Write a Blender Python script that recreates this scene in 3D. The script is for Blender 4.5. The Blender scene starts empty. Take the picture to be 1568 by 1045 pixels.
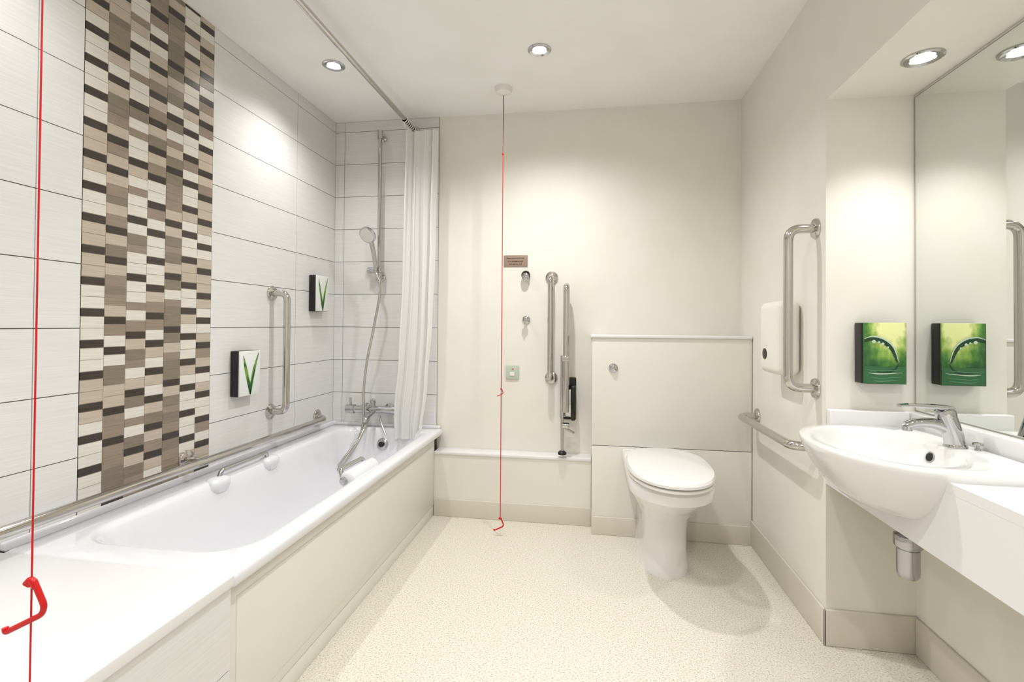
import bpy, bmesh, math, random
from mathutils import Vector, Matrix
random.seed(4)
sc=bpy.context.scene
col=sc.collection
# ------------------------------------------------------------ constants (metres)
L=1.56; D=2.848; H=2.339; R=.811; Q=1.092; YR=1.869; SO=1.891; YB=2.649; YL=2.748; YN=-.65
# ------------------------------------------------------------ materials
def s2l(c): return tuple(((v/255)/12.92 if v/255<=.04045 else ((v/255+.055)/1.055)**2.4) for v in c)
def mat(name,rgb,rough=.5,metal=0.,spec=.5,coat=0.,emit=None,es=0):
    m=bpy.data.materials.new(name); m.use_nodes=True
    b=m.node_tree.nodes['Principled BSDF']
    b.inputs['Base Color'].default_value=(*s2l(rgb),1); b.inputs['Roughness'].default_value=rough
    b.inputs['Metallic'].default_value=metal; b.inputs['Specular IOR Level'].default_value=spec
    b.inputs['Coat Weight'].default_value=coat
    if emit: b.inputs['Emission Color'].default_value=(*s2l(emit),1); b.inputs['Emission Strength'].default_value=es
    return m
def noisy(m,c1,c2,scale,detail=2,vec=(1,1,1),bump=0.,p0=.35,p1=.65):
    nt=m.node_tree; b=nt.nodes['Principled BSDF']
    tc=nt.nodes.new('ShaderNodeTexCoord'); mp=nt.nodes.new('ShaderNodeMapping'); mp.inputs['Scale'].default_value=vec
    n=nt.nodes.new('ShaderNodeTexNoise'); n.inputs['Scale'].default_value=scale; n.inputs['Detail'].default_value=detail
    r=nt.nodes.new('ShaderNodeValToRGB'); r.color_ramp.elements[0].position=p0; r.color_ramp.elements[1].position=p1
    r.color_ramp.elements[0].color=(*s2l(c1),1); r.color_ramp.elements[1].color=(*s2l(c2),1)
    nt.links.new(tc.outputs['Object'],mp.inputs[0]); nt.links.new(mp.outputs[0],n.inputs['Vector'])
    nt.links.new(n.outputs['Fac'],r.inputs[0]); nt.links.new(r.outputs[0],b.inputs['Base Color'])
    if bump:
        bu=nt.nodes.new('ShaderNodeBump'); bu.inputs['Strength'].default_value=bump; bu.inputs['Distance'].default_value=.002
        nt.links.new(n.outputs['Fac'],bu.inputs['Height']); nt.links.new(bu.outputs[0],b.inputs['Normal'])
    return m
M_paint=noisy(mat('cream_paint',(234,230,220),.55,spec=.3),(233,229,219),(236,232,223),6,bump=.02)
M_ceil=noisy(mat('ceiling_paint',(245,244,240),.7,spec=.2),(244,243,239),(247,246,243),5)
M_grout=mat('grey_grout',(122,119,112),.8)
M_tile=noisy(mat('linen_wall_tile',(226,225,223),.25),(221,220,218),(229,228,227),30,3,(.25,.25,14),.04)
M_skirt=mat('vinyl_skirting',(214,208,195),.45)
M_panel=mat('cream_panel',(231,228,219),.35)
M_white=mat('white_acrylic',(230,230,234),.12,coat=.3)
M_cer=mat('white_ceramic',(234,233,232),.08,coat=.4)
M_solid=mat('white_solid_surface',(231,230,230),.3)
M_chrome=mat('polished_chrome',(192,192,193),.07,1)
M_dchrome=mat('trap_chrome',(182,182,184),.05,1)
M_steel=mat('polished_steel',(198,194,189),.13,1)
M_black=mat('black_plastic',(14,13,13),.35)
M_dark=mat('dark_gap',(60,56,50),.8)
M_medge=mat('mirror_edge_grey',(150,146,138),.3)
M_red=mat('red_plastic',(205,8,14),.35)
M_cord=mat('cord_brown',(120,84,76),.6)
M_plast=mat('white_plastic',(236,233,227),.3)
M_mirror=mat('mirror_glass',(232,236,233),.0,1)
M_sign=mat('bronze_sign',(160,138,122),.35,.3)
M_grn=mat('grey_green_plate',(190,200,184),.4)
M_emit=mat('lamp_glow',(255,250,240),.5,emit=(255,251,246),es=5)
M_mgrout=mat('mosaic_grout',(190,180,166),.8)
M_curt=mat('white_curtain_fabric',(248,248,246),.7)
nt=M_curt.node_tree; tr=nt.nodes.new('ShaderNodeBsdfTranslucent'); tr.inputs[0].default_value=(.96,.95,.94,1)
mx=nt.nodes.new('ShaderNodeMixShader'); mx.inputs[0].default_value=.42
nt.links.new(nt.nodes['Principled BSDF'].outputs[0],mx.inputs[1]); nt.links.new(tr.outputs[0],mx.inputs[2]); nt.links.new(mx.outputs[0],nt.nodes['Material Output'].inputs[0])
# floor: speckled vinyl
M_floor=mat('speckled_vinyl_floor',(220,212,194),.45,spec=.35)
nt=M_floor.node_tree; b=nt.nodes['Principled BSDF']
tc=nt.nodes.new('ShaderNodeTexCoord')
n1=nt.nodes.new('ShaderNodeTexNoise'); n1.inputs['Scale'].default_value=170; n1.inputs['Detail'].default_value=4; n1.inputs['Roughness'].default_value=.75
r1=nt.nodes.new('ShaderNodeValToRGB'); e=r1.color_ramp.elements
e[0].position=.34; e[0].color=(*s2l((168,156,134)),1); e[1].position=.47; e[1].color=(*s2l((220,214,200)),1)
e2=e.new(.64); e2.color=(*s2l((236,232,222)),1)
nt.links.new(tc.outputs['Object'],n1.inputs['Vector']); nt.links.new(n1.outputs['Fac'],r1.inputs[0]); nt.links.new(r1.outputs[0],b.inputs['Base Color'])
M_mos=[noisy(mat(n,c,.25),c,tuple(min(255,v+12) for v in c),40,2,(.3,.3,8)) for n,c in [
 ('mosaic_dark',(54,47,42)),('mosaic_light',(214,209,200)),('mosaic_beige',(184,171,155)),('mosaic_taupe',(140,125,109)),('mosaic_olive',(124,113,98))]]
# ------------------------------------------------------------ mesh helpers
def group(name,loc=(0,0,0)):
    e=bpy.data.objects.new(name,None); e.empty_display_size=.05; col.objects.link(e); return e
def mk(name,vs,fs,m,parent=None,smooth=False,mi=None,ang=38):
    me=bpy.data.meshes.new(name); me.from_pydata([tuple(v) for v in vs],[],fs)
    for x in (m if isinstance(m,list) else [m]): me.materials.append(x)
    if mi: me.polygons.foreach_set('material_index',mi)
    bm=bmesh.new(); bm.from_mesh(me); bmesh.ops.recalc_face_normals(bm,faces=bm.faces); bm.to_mesh(me); bm.free()
    if smooth:
        me.polygons.foreach_set('use_smooth',[True]*len(me.polygons))
        try: me.set_sharp_from_angle(angle=math.radians(ang))
        except Exception: pass
    o=bpy.data.objects.new(name,me); col.objects.link(o)
    if parent: o.parent=parent
    return o
BF=[(0,1,3,2),(4,6,7,5),(0,4,5,1),(2,3,7,6),(0,2,6,4),(1,5,7,3)]
def bv(x0,x1,y0,y1,z0,z1): return [(x,y,z) for x in (x0,x1) for y in (y0,y1) for z in (z0,z1)]
def box(name,x0,x1,y0,y1,z0,z1,m,parent=None,bev=0,seg=3):
    o=mk(name,bv(x0,x1,y0,y1,z0,z1),BF,m,parent)
    if bev:
        bm=bmesh.new(); bm.from_mesh(o.data)
        bmesh.ops.bevel(bm,geom=bm.edges[:],offset=bev,segments=seg,affect='EDGES',profile=.5)
        bm.to_mesh(o.data); bm.free()
        o.data.polygons.foreach_set('use_smooth',[True]*len(o.data.polygons))
        try: o.data.set_sharp_from_angle(angle=math.radians(50))
        except Exception: pass
    return o
def boxes(name,lst,ms,mi=None,parent=None):
    vs=[];fs=[];idx=[]
    for k,bx in enumerate(lst):
        o=len(vs); vs+=bv(*bx); fs+=[tuple(i+o for i in f) for f in BF]; idx+=[mi[k] if mi else 0]*6
    return mk(name,vs,fs,ms,parent,mi=idx)
def fillet(pts,rad,n=7):
    P=[Vector(p) for p in pts]; out=[P[0]]
    for i in range(1,len(P)-1):
        a,b_,c=P[i-1],P[i],P[i+1]; d=min(rad,(a-b_).length*.48,(c-b_).length*.48)
        p=b_+(a-b_).normalized()*d; q=b_+(c-b_).normalized()*d
        for k in range(n+1):
            t=k/n; out.append(p*(1-t)**2+b_*2*t*(1-t)+q*t*t)
    out.append(P[-1]); return out
def smoothpts(pts,n=8):
    P=[Vector(p) for p in pts]; P=[P[0]*2-P[1]]+P+[P[-1]*2-P[-2]]; out=[]
    for i in range(1,len(P)-2):
        for k in range(n):
            t=k/n; p0,p1,p2,p3=P[i-1:i+3]
            out.append(.5*((2*p1)+(-p0+p2)*t+(2*p0-5*p1+4*p2-p3)*t*t+(-p0+3*p1-3*p2+p3)*t**3))
    out.append(P[-2]); return out
def sweep(name,P,r,m,parent=None,n=14):
    P=[Vector(p) for p in P]; N=len(P)
    T=[(P[min(i+1,N-1)]-P[max(i-1,0)]).normalized() for i in range(N)]
    u=T[0].orthogonal().normalized(); vs=[];fs=[]
    for i in range(N):
        if i: u=(u-T[i]*u.dot(T[i])).normalized()
        w=T[i].cross(u); rr=r(i/(N-1)) if callable(r) else r
        for k in range(n):
            a=2*math.pi*k/n; vs.append(P[i]+(u*math.cos(a)+w*math.sin(a))*rr)
    for i in range(N-1):
        for k in range(n): fs.append((i*n+k,i*n+(k+1)%n,(i+1)*n+(k+1)%n,(i+1)*n+k))
    fs.append(tuple(range(n))[::-1]); fs.append(tuple((N-1)*n+k for k in range(n)))
    return mk(name,vs,fs,m,parent,True,ang=60)
def tube(name,pts,r,m,parent=None,rad=.05,n=16): return sweep(name,fillet(pts,rad),r,m,parent,n)
def lathe(name,prof,org,axis,m,parent=None,n=32):
    ax=Vector(axis).normalized(); u=ax.orthogonal().normalized(); w=ax.cross(u); O=Vector(org); vs=[];fs=[]
    for r,h in prof:
        for k in range(n):
            a=2*math.pi*k/n; vs.append(O+ax*h+(u*math.cos(a)+w*math.sin(a))*r)
    for i in range(len(prof)-1):
        for k in range(n): fs.append((i*n+k,i*n+(k+1)%n,(i+1)*n+(k+1)%n,(i+1)*n+k))
    fs.append(tuple(range(n))); fs.append(tuple((len(prof)-1)*n+k for k in range(n)))
    return mk(name,vs,fs,m,parent,True)
def loft(name,rings,m,parent=None,cap0=True,cap1=True,ang=38):
    n=len(rings[0]); vs=[p for r in rings for p in r]; fs=[]
    for i in range(len(rings)-1):
        for k in range(n): fs.append((i*n+k,i*n+(k+1)%n,(i+1)*n+(k+1)%n,(i+1)*n+k))
    if cap0: fs.append(tuple(range(n)))
    if cap1: fs.append(tuple((len(rings)-1)*n+k for k in range(n)))
    return mk(name,vs,fs,m,parent,True,ang=ang)
def capsule(name,a,b_,r,m,parent=None,sq=.45):
    a=Vector(a);b_=Vector(b_);d=(b_-a).normalized();pts=[];rs=[];K=8
    for k in range(K+1):
        t=math.pi/2*k/K; pts.append(a+d*(r*sq*(1-math.cos(t)))); rs.append(max(.001,r*math.sin(t)))
    pts+=[b_-d*(r*sq*(1-math.cos(math.pi/2*k/K))) for k in range(K,-1,-1)]; rs+=rs[::-1]
    u=d.orthogonal().normalized(); w=d.cross(u); n=28
    return loft(name,[[p+(u*math.cos(2*math.pi*j/n)+w*math.sin(2*math.pi*j/n))*q for j in range(n)] for p,q in zip(pts,rs)],m,parent,ang=70)
# ------------------------------------------------------------ room shell
box('floor',-L-.1,Q+.1,YN-.1,D+.1,-.1,0,M_floor)
box('ceiling',-L-.1,Q+.1,YN-.1,D+.1,H,H+.1,M_ceil)
box('wall_left',-L-.1,-L-.006,YN-.1,D+.1,0,H,M_grout)
box('wall_back',-L-.1,Q+.1,D,D+.1,0,H,M_paint)
box('wall_front',-L-.1,Q+.1,YN-.1,YN,0,H,M_paint)
box('wall_right',R,Q+.1,YR,D,0,H,M_paint)
box('wall_recess',Q,Q+.1,YN,YR,0,H,M_paint)
box('ceiling_soffit',R,Q,YN,YR,SO,H,M_paint)
# tile cladding left wall
zs=[.4765]+[1.0764+.2*k for k in range(-2,7)]+[H]
ys=[(D-.411,D),(D-1.011,D-.411),(1.175,1.305),(.575,1.175),(-.025,.575),(YN,-.025)]
g=.0014
lst=[(-L-.006,-L,a+g,b_-g,z0+g,z1-g) for a,b_ in ys for z0,z1 in zip(zs,zs[1:])]
boxes('trim_wall_tiles_left',lst,[M_tile])
# back wall tiles
lst=[];xs=[(-L,-L+.0604),(-L+.0604,-.8995+.003)]
box('trim_tile_backing',-L,-.8965,D-.003,D,0,H,M_grout)
for a,b_ in xs:
    for z0,z1 in zip(zs,zs[1:]): lst.append((a+g,b_-g,D-.007,D-.003,z0+g,z1-g))
boxes('trim_wall_tiles_back',lst,[M_tile])
# mosaic strip
box('trim_mosaic_backing',-L-.006,-L-.0005,1.306,1.836,.4765,H,M_mgrout)
lst=[];mi=[]
ce=[1.305+.076*k for k in range(8)]
for c in range(7):
    off=[.037,.012,.062,.03,.08,.052,.015][c]
    z=.4764+off-.1; k=0
    while z<H:
        for j,hh in enumerate((.026,.037,.037)):
            z0=max(z,.4764); z1=min(z+hh,H)
            if z1-z0>.006:
                lst.append((-L-.006,-L+.001,ce[c]+.001,ce[c+1]-.001,z0+.001,z1-.001))
                if j==0:
                    mm=0
                    if c in (2,4) and k%2: mm=3
                    if c==1 and k%3==2: mm=4
                else:
                    pr={0:(.7,.3,0,0),1:(.08,.3,.42,.2),2:(.45,.35,.1,.1),3:(.4,.35,.2,.05),4:(.05,.3,.3,.35),5:(.65,.3,.05,0),6:(.35,.5,.15,0)}[c]
                    mm=random.choices([1,2,3,4],pr)[0]
                mi.append(mm)
            z+=hh
        k+=1
boxes('trim_mosaic_strip',lst,M_mos,mi)
# skirtings
box('baseboard_ledge',-.879,.013,YL-.008,YL,0,.1,M_skirt,bev=.003)
box('baseboard_boxing',.013,R-.008,YB-.008,YB,0,.095,M_skirt,bev=.003)
box('baseboard_right',R-.01,R,YR-.01,YB,0,.125,M_skirt,bev=.004)
box('baseboard_recess_back',R-.01,Q,YR-.01,YR,0,.125,M_skirt,bev=.004)
box('baseboard_recess_right',Q-.01,Q,YN,YR-.01,0,.125,M_skirt,bev=.004)
# pipe ledge at back wall
g_=group('pipe_boxing_ledge')
box('front_board',-.879,.011,YL,D-.001,0,.35,M_panel,g_)
box('top_board',-.879,.011,YL-.006,D-.001,.35,.3685,M_solid,g_,.004)
# cistern boxing
g_=group('cistern_boxing')
box('lower_board',.013,R-.004,YB,D-.001,0,.4635,M_panel,g_,.0015)
box('shadow_joint',.016,R-.006,YB+.004,D-.001,.4635,.4665,M_dark,g_)
box('upper_board',.013,R-.004,YB,D-.001,.4665,1.032,M_panel,g_,.0015)
box('top_board',.005,R-.002,YB-.008,D-.001,1.032,1.047,M_solid,g_,.004)
g_=group('flush_button')
lathe('plate',[(.024,0),(.024,.005),(.02,.008)],(.122,YB,.874),(0,-1,0),M_chrome,g_)
lathe('button',[(.014,.006),(.014,.014),(.008,.018)],(.122,YB,.874),(0,-1,0),M_chrome,g_)
# ------------------------------------------------------------ bathtub
def rr(x0,x1,y0,y1,r,z,n=10):
    out=[]
    for cx,cy,a0 in ((x1-r,y1-r,0),(x0+r,y1-r,90),(x0+r,y0+r,180),(x1-r,y0+r,270)):
        for k in range(n+1):
            a=math.radians(a0+90*k/n); out.append((cx+r*math.cos(a),cy+r*math.sin(a),z))
    return out
g_=group('bathtub')
TY0=1.1; TY1=D-.008
loft('shell',[rr(-L+.002,-.862,TY0,TY1,.012,.445),rr(-L+.002,-.858,TY0,TY1,.014,.452),rr(-L+.002,-.858,TY0,TY1,.014,.468),
 rr(-L+.006,-.862,TY0+.004,TY1-.004,.014,.4765),rr(-L+.014,-.87,TY0+.012,TY1-.012,.016,.48),
 rr(-1.462,-.908,1.182,2.797,.137,.4805),rr(-1.452,-.917,1.193,2.788,.13,.4795),rr(-1.444,-.925,1.2,2.781,.13,.474),rr(-1.437,-.931,1.205,2.775,.13,.462),rr(-1.43,-.937,1.212,2.77,.13,.435),
 rr(-1.42,-.945,1.235,2.765,.13,.395),rr(-1.395,-.965,1.33,2.74,.13,.28),rr(-1.365,-.99,1.45,2.71,.13,.2),rr(-1.33,-1.02,1.55,2.67,.12,.15),rr(-1.27,-1.07,1.66,2.6,.09,.132)],M_white,g_,cap0=False,ang=50)
box('wall_upstand',-L+.001,-L+.02,TY0,TY1,.478,.502,M_white,g_,.006)
box('end_upstand',-L+.001,-.87,TY1-.018,TY1,.478,.497,M_white,g_,.006)
lathe('overflow_ring',[(.034,0),(.034,.006),(.028,.012),(.02,.013)],(-1.2,2.762,.39),(0,-1,.12),M_chrome,g_)
lathe('overflow_knob',[(.016,.01),(.016,.024),(.01,.028)],(-1.2,2.762,.39),(0,-1,.12),M_black,g_)
lathe('waste',[(.03,0),(.03,.004),(.02,.006)],(-1.17,2.4,.131),(0,0,1),M_chrome,g_)
# grip handles
for k,y in enumerate((1.755,2.07)):
    loft('wall_grip_rest_%d'%k,[rr(-1.475,-1.425,y-.035,y+.035,.02,.43),rr(-1.475,-1.417,y-.05,y+.05,.025,.455),rr(-1.475,-1.417,y-.05,y+.05,.025,.472),rr(-1.474,-1.422,y-.045,y+.045,.022,.482),rr(-1.468,-1.432,y-.032,y+.032,.016,.487),rr(-1.46,-1.44,y-.018,y+.018,.009,.4885)],M_white,g_,ang=70)
tube('wall_grip_bar',[(-1.45,1.765,.482),(-1.447,1.775,.508),(-1.447,2.05,.508),(-1.45,2.06,.482)],.0095,M_chrome,g_,.025)
capsule('room_grip_rest',(-.960,1.86,.466),(-.960,2.10,.466),.036,M_white,g_)
tube('room_grip_bar',[(-.985,1.875,.475),(-.998,1.885,.503),(-.99,2.06,.503),(-.98,2.07,.48)],.0095,M_chrome,g_,.025)
lathe('room_grip_end',[(.016,0),(.016,.006),(.01,.009)],(-.970,1.859,.466),(0,-1,0),M_chrome,g_)
# front panel
g_=group('bath_panel')
box('panel_board',-.9,-.879,TY0,YL-.0,.06,.444,M_panel,g_,.003)
box('panel_plinth',-.9,-.881,TY0,YL,.0,.058,M_panel,g_,.002)
box('panel_field',-.885,-.877,TY0+.035,YL-.04,.095,.405,M_panel,g_,.0018)
# deck at foot of bath
g_=group('bath_end_deck')
box('deck_top',-L+.002,-.855,YN+.002,TY0-.003,.452,.481,M_solid,g_,.004)
box('deck_core',-L+.002,-.869,YN+.002,TY0-.003,0,.452,M_grout,g_)
lst=[(-.869,-.863,a+g,b_-g,z0+g,z1-g) for a,b_ in ((.495,TY0-.004),(-.105,.495),(YN+.002,-.105)) for z0,z1 in ((.25,.452),(.05,.25),(0,.05))]
boxes('deck_tiles',lst,[M_tile],parent=g_)
# ------------------------------------------------------------ grab rails
def flange(nm,p,ax,parent,r=.037,m=M_steel):
    lathe(nm,[(r,0),(r,.004),(r*.93,.009),(r*.7,.012),(.019,.014)],p,ax,m,parent)
def rail(name,pts,flg,r=.0165,m=M_steel,rad=.075):
    e=group(name); tube('bar',pts,r,m,e,rad,20)
    for i,(p,a) in enumerate(flg): flange('flange_%d'%i,p,a,e)
    return e
rail('grab_rail',[(-L,2.235,1.245),(-L+.085,2.235,1.245),(-L+.085,2.235,.66),(-L,2.235,.66)],[((-L,2.235,1.245),(1,0,0)),((-L,2.235,.66),(1,0,0))])
rail('grab_rail',[(-.218,D,1.37),(-.218,D-.085,1.37),(-.218,D-.085,.795),(-.218,D,.795)],[((-.218,D,1.37),(0,-1,0)),((-.218,D,.795),(0,-1,0))])
rail('grab_rail',[(R,1.943,1.456),(R-.095,1.943,1.456),(R-.095,1.943,.875),(R,1.943,.875)],[((R,1.943,1.456),(-1,0,0)),((R,1.943,.875),(-1,0,0))])
rail('grab_rail',[(R,2.57,.662),(R-.09,2.55,.662),(R-.09,1.925,.668),(R,1.915,.668)],[((R,2.57,.662),(-1,0,0)),((R,1.915,.668),(-1,0,0))])
e=group('grab_rail')
tube('bar',[(-L,YN+.1,.553),(-L+.07,YN+.1,.553),(-L+.07,2.63,.551),(-L,2.66,.562)],.0165,M_steel,e,.06,20)
for i,y in enumerate((.6,1.72)):
    flange('flange_%d'%i,(-L,y,.56),(1,0,0),e)
    tube('bracket_%d'%i,[(-L,y,.56),(-L+.05,y,.56),(-L+.07,y,.551)],.012,M_steel,e,.02)
flange('flange_end',(-L,2.66,.562),(1,0,0),e)
# fold-up support rail next to WC
e=group('drop_down_support_rail')
box('wall_plate',-.165,-.075,D-.012,D,.56,.80,M_black,e,.006)
box('hinge_block',-.15,-.09,D-.075,D-.01,.585,.74,M_chrome,e,.008)
tube('rail_loop',[(-.128,D-.125,.62),(-.128,D-.125,1.315),(-.128,D-.06,1.315),(-.128,D-.06,.70)],.0165,M_steel,e,.06,20)
sweep('stay_tube',[(-.150,D-.11,.93),(-.147,D-.115,.40)],.009,M_chrome,e)
lathe('foot',[(.024,0),(.024,.01),(.012,.02)],(-.147,D-.115,.3685+.02),(0,0,1),M_black,e)
box('hinge_arm_black',-.100,-.078,D-.1,D-.012,.57,.76,M_black,e,.006)
box('clip_1',-.152,-.108,D-.145,D-.1,.90,.93,M_chrome,e,.005)
box('clip_2',-.152,-.108,D-.145,D-.1,.535,.56,M_chrome,e,.005)
sweep('cross_stay',[(-.15,D-.12,.545),(-.085,D-.08,.50)],.007,M_chrome,e)
# ------------------------------------------------------------ toilet
CX=.342
def dring(front,back,hw,z,e=None,n=24):
    e=e or min(hw*1.3,(back-front)*.6); yc=front+e; out=[]
    for k in range(n+1):
        t=math.pi*k/n; out.append((CX+hw*math.cos(t),yc-e*math.sin(t)**.95,z))
    for k in range(1,5): out.append((CX-hw,yc+(back-yc)*k/5,z))
    for k in range(0,7): out.append((CX-hw+2*hw*k/6,back,z))
    for k in range(4,0,-1): out.append((CX+hw,yc+(back-yc)*k/5,z))
    return out
def egg(yc,af,ab,b_,z,nf=2.15,nb=2.7,n=64):
    out=[]
    for k in range(n):
        t=2*math.pi*k/n; c,s=math.cos(t),math.sin(t); nn=nf if c<0 else nb; a=af if c<0 else ab
        ex=2/nn; out.append((CX+b_*math.copysign(abs(s)**ex,s),yc+a*math.copysign(abs(c)**ex,c),z))
    return out
g_=group('toilet')
loft('pan',[dring(2.235,YB-.009,.105,.0),dring(2.235,YB-.009,.103,.02),dring(2.245,YB-.009,.096,.09),dring(2.24,YB-.001,.096,.19),dring(2.215,YB-.001,.104,.25),
 dring(2.14,YB-.001,.128,.31),dring(2.06,YB-.001,.152,.36),dring(2.01,YB-.001,.163,.405),dring(1.985,YB-.001,.168,.44),dring(1.985,YB-.001,.168,.45),dring(1.995,YB-.001,.162,.455)],M_cer,g_,ang=50)
loft('pan_rim_band',[dring(2.03,YB-.002,.165,.385),dring(1.985,YB-.002,.172,.398),dring(1.975,YB-.002,.174,.44),dring(1.985,YB-.002,.17,.452)],M_cer,g_)
loft('seat',[egg(2.23,.275,.27,.168,.457),egg(2.23,.283,.28,.176,.461),egg(2.23,.283,.28,.176,.469),egg(2.23,.275,.27,.169,.473)],M_plast,g_)
loft('lid',[egg(2.23,.28,.285,.17,.476),egg(2.23,.29,.295,.178,.480),egg(2.23,.29,.295,.178,.490),egg(2.23,.283,.288,.172,.498),egg(2.23,.24,.25,.145,.503),egg(2.23,.1,.1,.06,.505)],M_cer,g_)
for i,x in enumerate((CX-.07,CX+.07)): lathe('hinge_%d'%i,[(.012,0),(.012,.03),(.008,.034)],(x,2.555,.452),(0,0,1),M_chrome,g_)
# ------------------------------------------------------------ basin + vanity
BX,BY=.88,1.552
RZb=.768
def bas(s,z,n=84):
    out=[]
    for k in range(n):
        t=2*math.pi*k/n; c,sn=math.cos(t),math.sin(t)
        if c<0: a,nn=.248,2.25
        else: a,nn=.17,5
        ex=2/nn
        out.append((BX+s*a*math.copysign(abs(c)**ex,c),BY+s*.288*math.copysign(abs(sn)**ex,sn),z))
    return out
def bell(s,z,n=84,cx=.814,a=.154,b_=.238):
    return [(cx+s*a*math.cos(2*math.pi*k/n),BY+s*b_*math.sin(2*math.pi*k/n),z) for k in range(n)]
outer=[(.25,.592),(.45,.599),(.62,.617),(.77,.648),(.885,.69),(.96,.728),(.99,.75),(1.0,.758),(.998,.764),(.985,.768)]
g_=group('wash_basin')
rings=[bas(s,z) for s,z in outer]+[bell(1.0,.768),bell(.985,.766),bell(.962,.757),bell(.92,.73),bell(.83,.698),bell(.68,.676),bell(.45,.664),bell(.15,.66)]
loft('bowl',rings,M_cer,g_,ang=50)
lathe('waste',[(.024,0),(.024,.004),(.016,.006)],(.812,BY,.66),(0,0,1),M_chrome,g_)
lathe('overflow_ring',[(.016,-.001),(.016,.003),(.013,.0035)],(.955,BY+.02,.73),(-1,-.1,.35),M_chrome,g_)
lathe('overflow_hole',[(.012,0),(.012,.004),(.009,.0045)],(.955,BY+.02,.73),(-1,-.1,.35),M_black,g_)
g2=group('vanity_counter')
cut=loft('cut',[bas(s*.985,z) for s,z in outer[:-1]]+[bas(.985,.9)],M_cer)
def cutbox(name,*a):
    o=box(name,*a,M_solid,g2)
    md=o.modifiers.new('b','BOOLEAN'); md.operation='DIFFERENCE'; md.object=cut; md.solver='EXACT'
    bpy.context.view_layer.update()
    me=bpy.data.meshes.new_from_object(o.evaluated_get(bpy.context.evaluated_depsgraph_get()))
    o.modifiers.clear(); o.data=me; return o
cutbox('counter_top',R,Q-.001,YN+.001,YR-.001,.72,.744)
cutbox('counter_apron',R,R+.02,YN+.001,YR-.001,.555,.7202)
bpy.data.objects.remove(cut)
box('upstand_side',R,Q-.036,YR-.032,YR-.001,.744,.815,M_solid,g2,.004)
box('upstand_mirror',Q-.035,Q-.001,YN+.001,YR-.001,.744,.815,M_solid,g2,.004)
# bottle trap
g_=group('bottle_trap')
tx,ty=.885,1.55
lathe('cup',[(.012,0),(.022,.002),(.027,.010),(.028,.02),(.028,.082),(.026,.084),(.026,.088),(.034,.09),(.035,.095),(.035,.116),(.034,.12),(.024,.124),(.02,.130),(.02,.185)],(tx,ty,.395),(0,0,1),M_dchrome,g_)
tube('outlet',[(tx+.03,ty,.535),(Q-.002,ty,.535)],.016,M_dchrome,g_)
lathe('outlet_nut',[(.022,0),(.022,.025)],(tx+.03,ty,.535),(1,0,0),M_dchrome,g_)
# mixer tap
g_=group('basin_mixer_tap')
tx,ty=1.0,1.545; tz=RZb
lathe('base',[(.027,0),(.027,.004),(.024,.01)],(tx,ty,tz),(0,0,1),M_chrome,g_)
sweep('body',[(tx,ty,tz+.003),(tx-.005,ty,tz+.03),(tx-.014,ty,tz+.06),(tx-.022,ty,tz+.085)],lambda t:.024-.001*t,M_chrome,g_,24)
sweep('spout',smoothpts([(tx-.004,ty,tz+.042),(tx-.05,ty,tz+.062),(tx-.095,ty,tz+.063),(tx-.125,ty,tz+.053)]),lambda t:.017-.005*t,M_chrome,g_,20)
lathe('aerator',[(.012,0),(.012,.012)],(tx-.12,ty,tz+.041),(0,0,1),M_chrome,g_)
lathe('cartridge_cap',[(.024,0),(.025,.012),(.023,.02),(.012,.026)],(tx-.022,ty,tz+.083),(-.25,0,1),M_chrome,g_)
loft('lever',[[(x,ty+w*a,z+h*b_) for a,b_ in ((-1,-1),(1,-1),(1.1,0),(1,1),(-1,1),(-1.1,0))] for x,w,z,h in ((tx-.01,.016,tz+.107,.006),(tx-.06,.014,tz+.111,.005),(tx-.11,.012,tz+.112,.004),(tx-.14,.011,tz+.110,.003))],M_chrome,g_)
lathe('pop_up_rod',[(.007,0),(.007,.004),(.003,.005),(.003,.012),(.012,.014),(.012,.019),(.004,.022)],(tx+.034,ty-.03,tz),(0,0,1),M_chrome,g_)
# mirror
g_=group('wall_mirror')
box('glass',Q-.006,Q-.001,YN+.02,YR-.008,.82,SO-.012,M_mirror,g_)
box('edge',Q-.0062,Q-.0005,YR-.008,YR-.0055,.818,SO-.010,M_medge,g_)
box('top_edge',Q-.0062,Q-.0005,YN+.02,YR-.0055,SO-.012,SO-.0095,M_medge,g_)
# ------------------------------------------------------------ shower set
g_=group('shower_set')
sx=-1.245; sy=D-.06
sweep('riser',[(sx,sy,1.36),(sx,sy,2.245)],.0115,M_chrome,g_)
for i,z in enumerate((1.375,2.225)):
    lathe('bracket_%d'%i,[(.02,0),(.02,.01),(.012,.014),(.012,.06)],(sx,D-.007,z),(0,-1,0),M_chrome,g_)
    sweep('end_cap_%d'%i,[(sx,sy,z-.02),(sx,sy,z+.03)],.017,M_chrome,g_)
box('slider',sx-.05,sx+.025,sy-.03,sy+.02,1.40,1.435,M_chrome,g_,.01)
lathe('slider_knob',[(.018,0),(.018,.02),(.012,.024)],(sx-.05,sy,1.417),(-1,0,0),M_chrome,g_)
sweep('handset_handle',smoothpts([(sx,sy-.045,1.40),(sx-.003,sy-.055,1.47),(sx-.012,sy-.07,1.55),(sx-.02,sy-.085,1.60)]),lambda t:.011+.004*t,M_chrome,g_,16)
lathe('handset_head',[(.012,-.014),(.035,-.008),(.05,.004),(.05,.014),(.044,.018)],(sx-.025,sy-.095,1.615),(-.15,-.8,-.55),M_chrome,g_)
lathe('handset_face',[(.042,.0185),(.042,.0195)],(sx-.025,sy-.095,1.615),(-.15,-.8,-.55),M_plast,g_)
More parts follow.
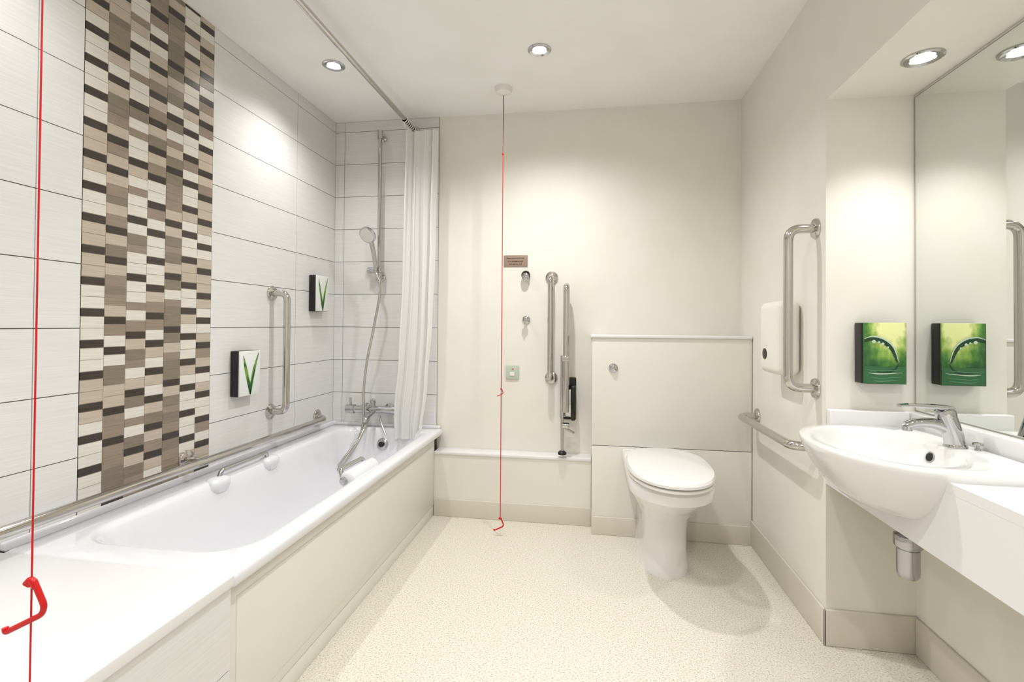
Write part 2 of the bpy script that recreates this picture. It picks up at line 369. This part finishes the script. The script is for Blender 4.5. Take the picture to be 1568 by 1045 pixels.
hose=smoothpts([(sx,sy-.045,1.40),(sx+.03,sy-.05,1.30),(sx-.01,sy-.04,1.08),(sx-.055,sy-.03,.88),(sx-.065,sy-.05,.7),(sx-.06,sy-.06,.55),(sx-.07,sy-.09,.44),(sx-.13,sy-.16,.33),(sx-.16,sy-.18,.28),(sx-.12,sy-.19,.3),(sx-.06,sy-.13,.42),(sx-.03,sy-.05,.545)],10)
sweep('hose',hose,.0075,M_steel,g_,10)
g_=group('thermostatic_bath_mixer')
mz=.588; my=D-.07
sweep('bar',[(-1.40,my,mz),(-1.13,my,mz)],.021,M_chrome,g_,20)
for i,(a,b_) in enumerate(((-1.435,-1.385),(-1.145,-1.095))):
    sweep('knob_%d'%i,[(a,my,mz),(b_,my,mz)],.027,M_chrome,g_,20)
    x=(a+b_)/2; sweep('lever_%d'%i,[(x,my,mz+.02),(x,my-.005,mz+.068)],.006,M_chrome,g_)
for i,x in enumerate((-1.34,-1.19)):
    lathe('inlet_%d'%i,[(.03,0),(.03,.008),(.016,.012),(.016,.06)],(x,D-.007,mz),(0,-1,0),M_chrome,g_)
sweep('spout',smoothpts([(-1.265,my,mz-.01),(-1.265,my-.05,mz-.02),(-1.265,my-.10,mz-.035),(-1.265,my-.12,mz-.06)]),.015,M_chrome,g_)
lathe('diverter',[(.012,0),(.012,.03),(.016,.032),(.016,.05),(.008,.055)],(-1.265,my,mz+.01),(0,-.3,1),M_chrome,g_)
sweep('bath_cross_handle',[(-1.22,my-.02,mz-.03),(-1.19,my-.05,mz-.085),(-1.16,my-.07,mz-.13)],.006,M_chrome,g_)
# ------------------------------------------------------------ curtain rail & curtain
g_=group('shower_curtain_rail')
RX,RZ=-1.045,2.262
sweep('rail',[(RX,YN+.001,RZ),(RX,D-.008,RZ)],.0125,M_steel,g_,16)
flange('end_flange',(RX,D-.007,RZ),(0,-1,0),g_,.028)
g_=group('shower_curtain')
nz,nx=44,240; vs=[];fs=[]
def lerp(t,tab):
    for (a,va),(b_,vb) in zip(tab,tab[1:]):
        if t<=b_: 
            k=(t-a)/(b_-a); k=k*k*(3-2*k); return va+(vb-va)*k
    return tab[-1][1]
for i in range(nz+1):
    z=.43+(2.225-.43)*i/nz
    xl=lerp(z,[(.43,-1.125),(.6,-1.13),(.9,-1.105),(1.4,-1.085),(2.3,-1.075)])
    xr=lerp(z,[(.43,-.958),(.75,-.925),(1.1,-.905),(1.6,-.895),(2.3,-.885)])
    amp=lerp(z,[(.43,.018),(1.0,.022),(2.15,.026),(2.3,.03)])
    for j in range(nx+1):
        t=j/nx; ph=2*math.pi*(4.2*t+.3*math.sin(5*t+.5)+.05*math.sin(z*2.2+4*t))
        vs.append((xl+(xr-xl)*t+.010*math.sin(ph*2+.6),2.745+amp*math.sin(ph)*(.7+.3*math.sin(7*t+1))+.006*math.sin(z*2.3+9*t)+.012*t,z))
for i in range(nz):
    for j in range(nx):
        a=i*(nx+1)+j; fs.append((a,a+1,a+nx+2,a+nx+1))
mk('cloth',vs,fs,M_curt,g_,True,ang=180)
for k in range(7):
    y=2.66+.022*k
    lathe('hook_%d'%k,[(.019,-.002),(.019,.002),(.0145,.002),(.0145,-.002)],(RX,y,RZ-.003),(0,1,0),M_plast,g_,16)
    sweep('drop_%d'%k,[(RX,y,RZ-.018),(RX,y,RZ-.05)],.003,M_plast,g_,6)
# ------------------------------------------------------------ wall items
g_=group('emergency_sign')
box('plate',-.500,-.359,D-.004,D,1.436,1.503,M_sign,g_,.001)
def text(nm,s,x,y,z,size,rot,m,p):
    c=bpy.data.curves.new(nm,'FONT'); c.body=s; c.size=size; c.align_x='CENTER'; c.extrude=.0002
    o=bpy.data.objects.new(nm,c); o.location=(x,y,z); o.rotation_euler=rot; c.materials.append(m); col.objects.link(o); o.parent=p
for k,s in enumerate(('Please pull cord for help','in an emergency only','then wait for staff')):
    text('line_%d'%k,s,-.43,D-.005,1.482-.017*k,.0105,(math.pi/2,0,0),M_black,g_)
g_=group('robe_hook')
lathe('rose',[(.024,0),(.024,.006),(.01,.01),(.009,.03),(.02,.033),(.02,.042),(.012,.046)],(-.366,D,1.376),(0,-1,0),M_chrome,g_)
lathe('bumper',[(.024,.02),(.026,.03),(.022,.04)],(-.366,D,1.384),(0,-1,0),M_black,g_)
g_=group('robe_hook')
lathe('rose',[(.023,0),(.023,.006),(.009,.01),(.009,.03),(.018,.033),(.018,.042),(.01,.046)],(-.364,D,1.128),(0,-1,0),M_chrome,g_)
sweep('peg',smoothpts([(-.364,D-.03,1.128),(-.364,D-.05,1.12),(-.364,D-.058,1.14)]),.005,M_chrome,g_)
g_=group('alarm_reset_plate')
box('plate',-.482,-.406,D-.008,D,.78,.862,M_grn,g_,.003)
box('button',-.458,-.43,D-.012,D-.008,.80,.822,M_plast,g_,.002)
lathe('led',[(.004,0),(.004,.003)],(-.44,D-.008,.84),(0,-1,0),M_red,g_)
g_=group('paper_dispenser')
box('case',R-.09,R-.001,2.06,2.275,.905,1.2,M_paint,g_,.03,6)
lathe('viewing_window',[(.022,0),(.022,.003),(.018,.004)],(R-.09,2.20,.985),(-1,0,0),M_black,g_)
# soap dispensers with leaf fronts
M_leaf=noisy(mat('leaf_green',(70,140,50),.5),(30,95,30),(140,190,80),18)
M_leafd=mat('leaf_dark',(24,80,34),.5)
def leaf(nm,x,pts,w,m,p):
    P=smoothpts([(x,a,b_) for a,b_ in pts],6); vs=[];fs=[];n=len(P)
    for i,q in enumerate(P):
        t=i/(n-1); ww=w*(math.sin(math.pi*(.12+.86*t))**.8); d=(P[min(i+1,n-1)]-P[max(i-1,0)]).normalized(); nn=Vector((0,-d.z,d.y))
        vs+=[q-nn*ww,q+nn*ww]
    for i in range(n-1): fs.append((2*i,2*i+1,2*i+3,2*i+2))
    mk(nm,vs,fs,m,p)
M_wgl=mat('white_gloss',(230,232,230),.25)
def disp(y0,y1,z0,z1):
    e=group('soap_dispenser'); x1=-L+.048
    box('black_body',-L+.001,x1-.008,y0,y1,z0,z1,M_black,e,.003)
    box('front_cover',x1-.008,x1,y0+.001,y1,z0+.001,z1-.001,M_wgl,e,.002)
    w=y1-y0;h=z1-z0; X=x1+.0006; f=lambda *a:[(y0+w*p,z0+h*q) for p,q in a]
    leaf('leaf_1',X,f((.52,.03),(.42,.3),(.28,.6),(.16,.9)),.010,M_leaf,e)
    leaf('leaf_2',X,f((.5,.02),(.58,.3),(.70,.6),(.92,.96)),.010,M_leaf,e)
    leaf('leaf_3',X+.0003,f((.5,.03),(.55,.22),(.63,.42),(.72,.6)),.006,M_leafd,e)
    leaf('leaf_4',X+.0003,f((.52,.03),(.46,.2),(.40,.35),(.34,.5)),.005,M_leafd,e)
disp(1.955,2.09,.77,.972); disp(2.562,2.69,1.165,1.37)
# green print dispenser in recess
M_pic=mat('green_photo_print',(60,120,30),.3)
nt=M_pic.node_tree; b=nt.nodes['Principled BSDF']; tc=nt.nodes.new('ShaderNodeTexCoord')
mp=nt.nodes.new('ShaderNodeMapping'); mp.inputs['Location'].default_value=(-.9,0,-1.3); mp.inputs['Scale'].default_value=(1.45,0,1.4)
gr=nt.nodes.new('ShaderNodeTexGradient'); gr.gradient_type='SPHERICAL'
no=nt.nodes.new('ShaderNodeTexNoise'); no.inputs['Scale'].default_value=6; no.inputs['Detail'].default_value=4
ad=nt.nodes.new('ShaderNodeMath'); ad.operation='MULTIPLY_ADD'; ad.inputs[1].default_value=.7
rp=nt.nodes.new('ShaderNodeValToRGB'); e=rp.color_ramp.elements
e[0].position=.2; e[0].color=(*s2l((24,62,36)),1); e[1].position=1.0; e[1].color=(*s2l((234,236,165)),1)
for p,c in ((.38,(46,98,48)),(.56,(84,134,58)),(.78,(150,182,84))):
    q=e.new(p); q.color=(*s2l(c),1)
nt.links.new(tc.outputs['Generated'],mp.inputs[0]); nt.links.new(mp.outputs[0],gr.inputs[0]); nt.links.new(tc.outputs['Generated'],no.inputs['Vector'])
nt.links.new(no.outputs['Fac'],ad.inputs[0]); nt.links.new(gr.outputs['Fac'],ad.inputs[2]); nt.links.new(ad.outputs[0],rp.inputs[0]); nt.links.new(rp.outputs[0],b.inputs['Base Color'])
e_=group('soap_dispenser')
x0,x1,z0,z1=.905,1.035,.909,1.113
box('black_body',x0-.004,x1,YR-.045,YR-.001,z0,z1,M_black,e_,.003)
box('front_print',x0,x1,YR-.050,YR-.045,z0,z1,M_pic,e_,.001)
M_lg=mat('print_dew',(196,214,190),.2); M_dk=mat('print_dark_green',(24,64,38),.4); M_tl=mat('print_teal_water',(84,140,104),.3); M_md=mat('print_mid_green',(52,104,62),.4)
def flatstroke(nm,pts,w,m,p,dy=0,taper=.25):
    P=smoothpts([(a,YR-.0508-dy,b_) for a,b_ in pts],6); vs=[];fs=[];n=len(P)
    for i,q in enumerate(P):
        t=i/(n-1); ww=w*(taper+(1-taper)*math.sin(math.pi*t)); d=(P[min(i+1,n-1)]-P[max(i-1,0)]).normalized(); nn=Vector((-d.z,0,d.x))
        vs+=[q-nn*ww,q+nn*ww]
    for i in range(n-1): fs.append((2*i,2*i+1,2*i+3,2*i+2))
    mk(nm,vs,fs,m,p)
F=lambda *a:[(x0+(x1-x0)*p,z0+(z1-z0)*q) for p,q in a]
flatstroke('water_band',F((.01,.15),(.5,.15),(.99,.15)),.028,M_md,e_,-.0003,1)
flatstroke('leaf_arc_dark',F((.02,.70),(.2,.74),(.45,.70),(.66,.58),(.80,.36)),.008,M_dk,e_,0,.5)
flatstroke('leaf_arc',F((.02,.74),(.22,.775),(.48,.735),(.70,.60),(.82,.36)),.0028,M_lg,e_,.0004)
flatstroke('leaf_tip_reflection',F((.82,.34),(.72,.24),(.52,.19),(.30,.20)),.0035,M_dk,e_)
for k,(a,c,rr_) in enumerate(((.24,.69,.006),(.36,.68,.0035),(.45,.655,.0048),(.57,.60,.003))):
    lathe('dew_drop_%d'%k,[(rr_,0),(rr_*.8,.0006),(rr_*.2,.0008)],(x0+(x1-x0)*a,YR-.0512,z0+(z1-z0)*c),(0,-1,0),M_lg,e_,18)
for k,(zz,w_) in enumerate(((.23,.0014),(.18,.0018),(.11,.0014),(.06,.002))):
    flatstroke('water_line_%d'%k,F((.06+.05*k,zz),(.4,zz-.015),(.95-.04*k,zz+.01)),w_,M_lg if k==1 else M_tl,e_,.0002)
# ------------------------------------------------------------ pull cords
def handle(nm,cx,cy,ztop,sc_,p,dr=(1,.0)):
    d=Vector((dr[0],dr[1],0)).normalized()
    pt=lambda a,b_:Vector((cx,cy,ztop))+d*a*sc_+Vector((0,0,b_*sc_))
    tube(nm+'_grip',[pt(-.004,-.008),pt(.002,.0),pt(.017,-.034),pt(.014,-.045),pt(-.032,-.068),pt(-.033,-.062)],.0036*sc_,M_red,p,.006,12)
    tube(nm+'_clip',[pt(-.007,-.006),pt(-.001,.001),pt(.005,-.01)],.004*sc_,M_red,p,.004,12)
g_=group('emergency_pull_cord')
x,y=-.454,2.538
lathe('ceiling_switch',[(.046,0),(.046,.012),(.04,.026),(.015,.034),(.008,.04)],(x,y,H),(0,0,-1),M_plast,g_)
sweep('cord_upper',[(x,y,H-.03),(x,y,1.99)],.0022,M_cord,g_,8)
sweep('cord_lower',[(x,y,1.99),(x,y,.09)],.0022,M_red,g_,8)
lathe('bead',[(.003,0),(.006,.006),(.003,.014)],(x,y,1.985),(0,0,1),M_red,g_,12)
handle('upper',x,y,.765,.6,g_); handle('lower',x,y,.095,1.0,g_)
g_=group('emergency_pull_cord')
x,y=-.707,.536
lathe('ceiling_switch',[(.046,0),(.046,.012),(.04,.026),(.015,.034),(.008,.04)],(x,y,H),(0,0,-1),M_plast,g_)
sweep('cord',[(x,y,H-.03),(x,y,.09)],.0011,M_red,g_,8)
handle('upper',x,y,.765,1.0,g_,(.988,.1557)); handle('lower',x,y,.095,1.0,g_,(.988,.1557))
# ------------------------------------------------------------ downlights
def downlight(x,y,z,power,spot=150,warm=(1,.994,.982),soft=.028):
    e=group('recessed_downlight')
    lathe('bezel',[(.052,0),(.052,.004),(.046,.007),(.034,.004),(.033,.0005)],(x,y,z),(0,0,-1),M_chrome,e)
    lathe('lamp',[(.03,0),(.03,.003)],(x,y,z),(0,0,-1),M_emit,e)
    l=bpy.data.lights.new('beam','SPOT'); l.energy=power; l.spot_size=math.radians(spot); l.spot_blend=1; l.shadow_soft_size=soft; l.color=warm
    o=bpy.data.objects.new('beam',l); o.location=(x,y,z-.02); col.objects.link(o); o.parent=e
downlight(-1.223,2.198,H,25,138); downlight(-.231,2.204,H,54,146)
downlight(-1.223,.95,H,18,138); downlight(-.231,.95,H,40,146)  # added out-of-view fill lamps, placed to light the near floor and walls
downlight(-.9,-.25,H,31,150); downlight(.4,-.1,H,50,150)  # two more fill lamps added on the unseen ceiling behind the camera
for y in (1.61,.55): downlight(.96,y,SO,17,106)
# ------------------------------------------------------------ camera
yaw,pitch,roll=.1563,.0115,-.0075
dh=Vector((-math.sin(yaw),math.cos(yaw),0)); rh=Vector((math.cos(yaw),math.sin(yaw),0)); zh=Vector((0,0,1))
fw=dh*math.cos(pitch)+zh*math.sin(pitch); up0=zh*math.cos(pitch)-dh*math.sin(pitch)
rt=rh*math.cos(roll)-up0*math.sin(roll); up=rh*math.sin(roll)+up0*math.cos(roll)
cam=bpy.data.cameras.new('camera'); co=bpy.data.objects.new('camera',cam); col.objects.link(co)
co.matrix_world=Matrix(((rt.x,up.x,-fw.x,0),(rt.y,up.y,-fw.y,0),(rt.z,up.z,-fw.z,1.097),(0,0,0,1)))
cam.lens=757.09/1568*36; cam.sensor_width=36; cam.shift_y=-33.5/1568; cam.clip_start=.02
sc.camera=co
w=bpy.data.worlds.new('world'); sc.world=w; w.use_nodes=True; w.node_tree.nodes['Background'].inputs[0].default_value=(.8,.8,.8,1); w.node_tree.nodes['Background'].inputs[1].default_value=.3
sc.view_settings.view_transform='Standard'; sc.view_settings.look='None'; sc.view_settings.exposure=.13
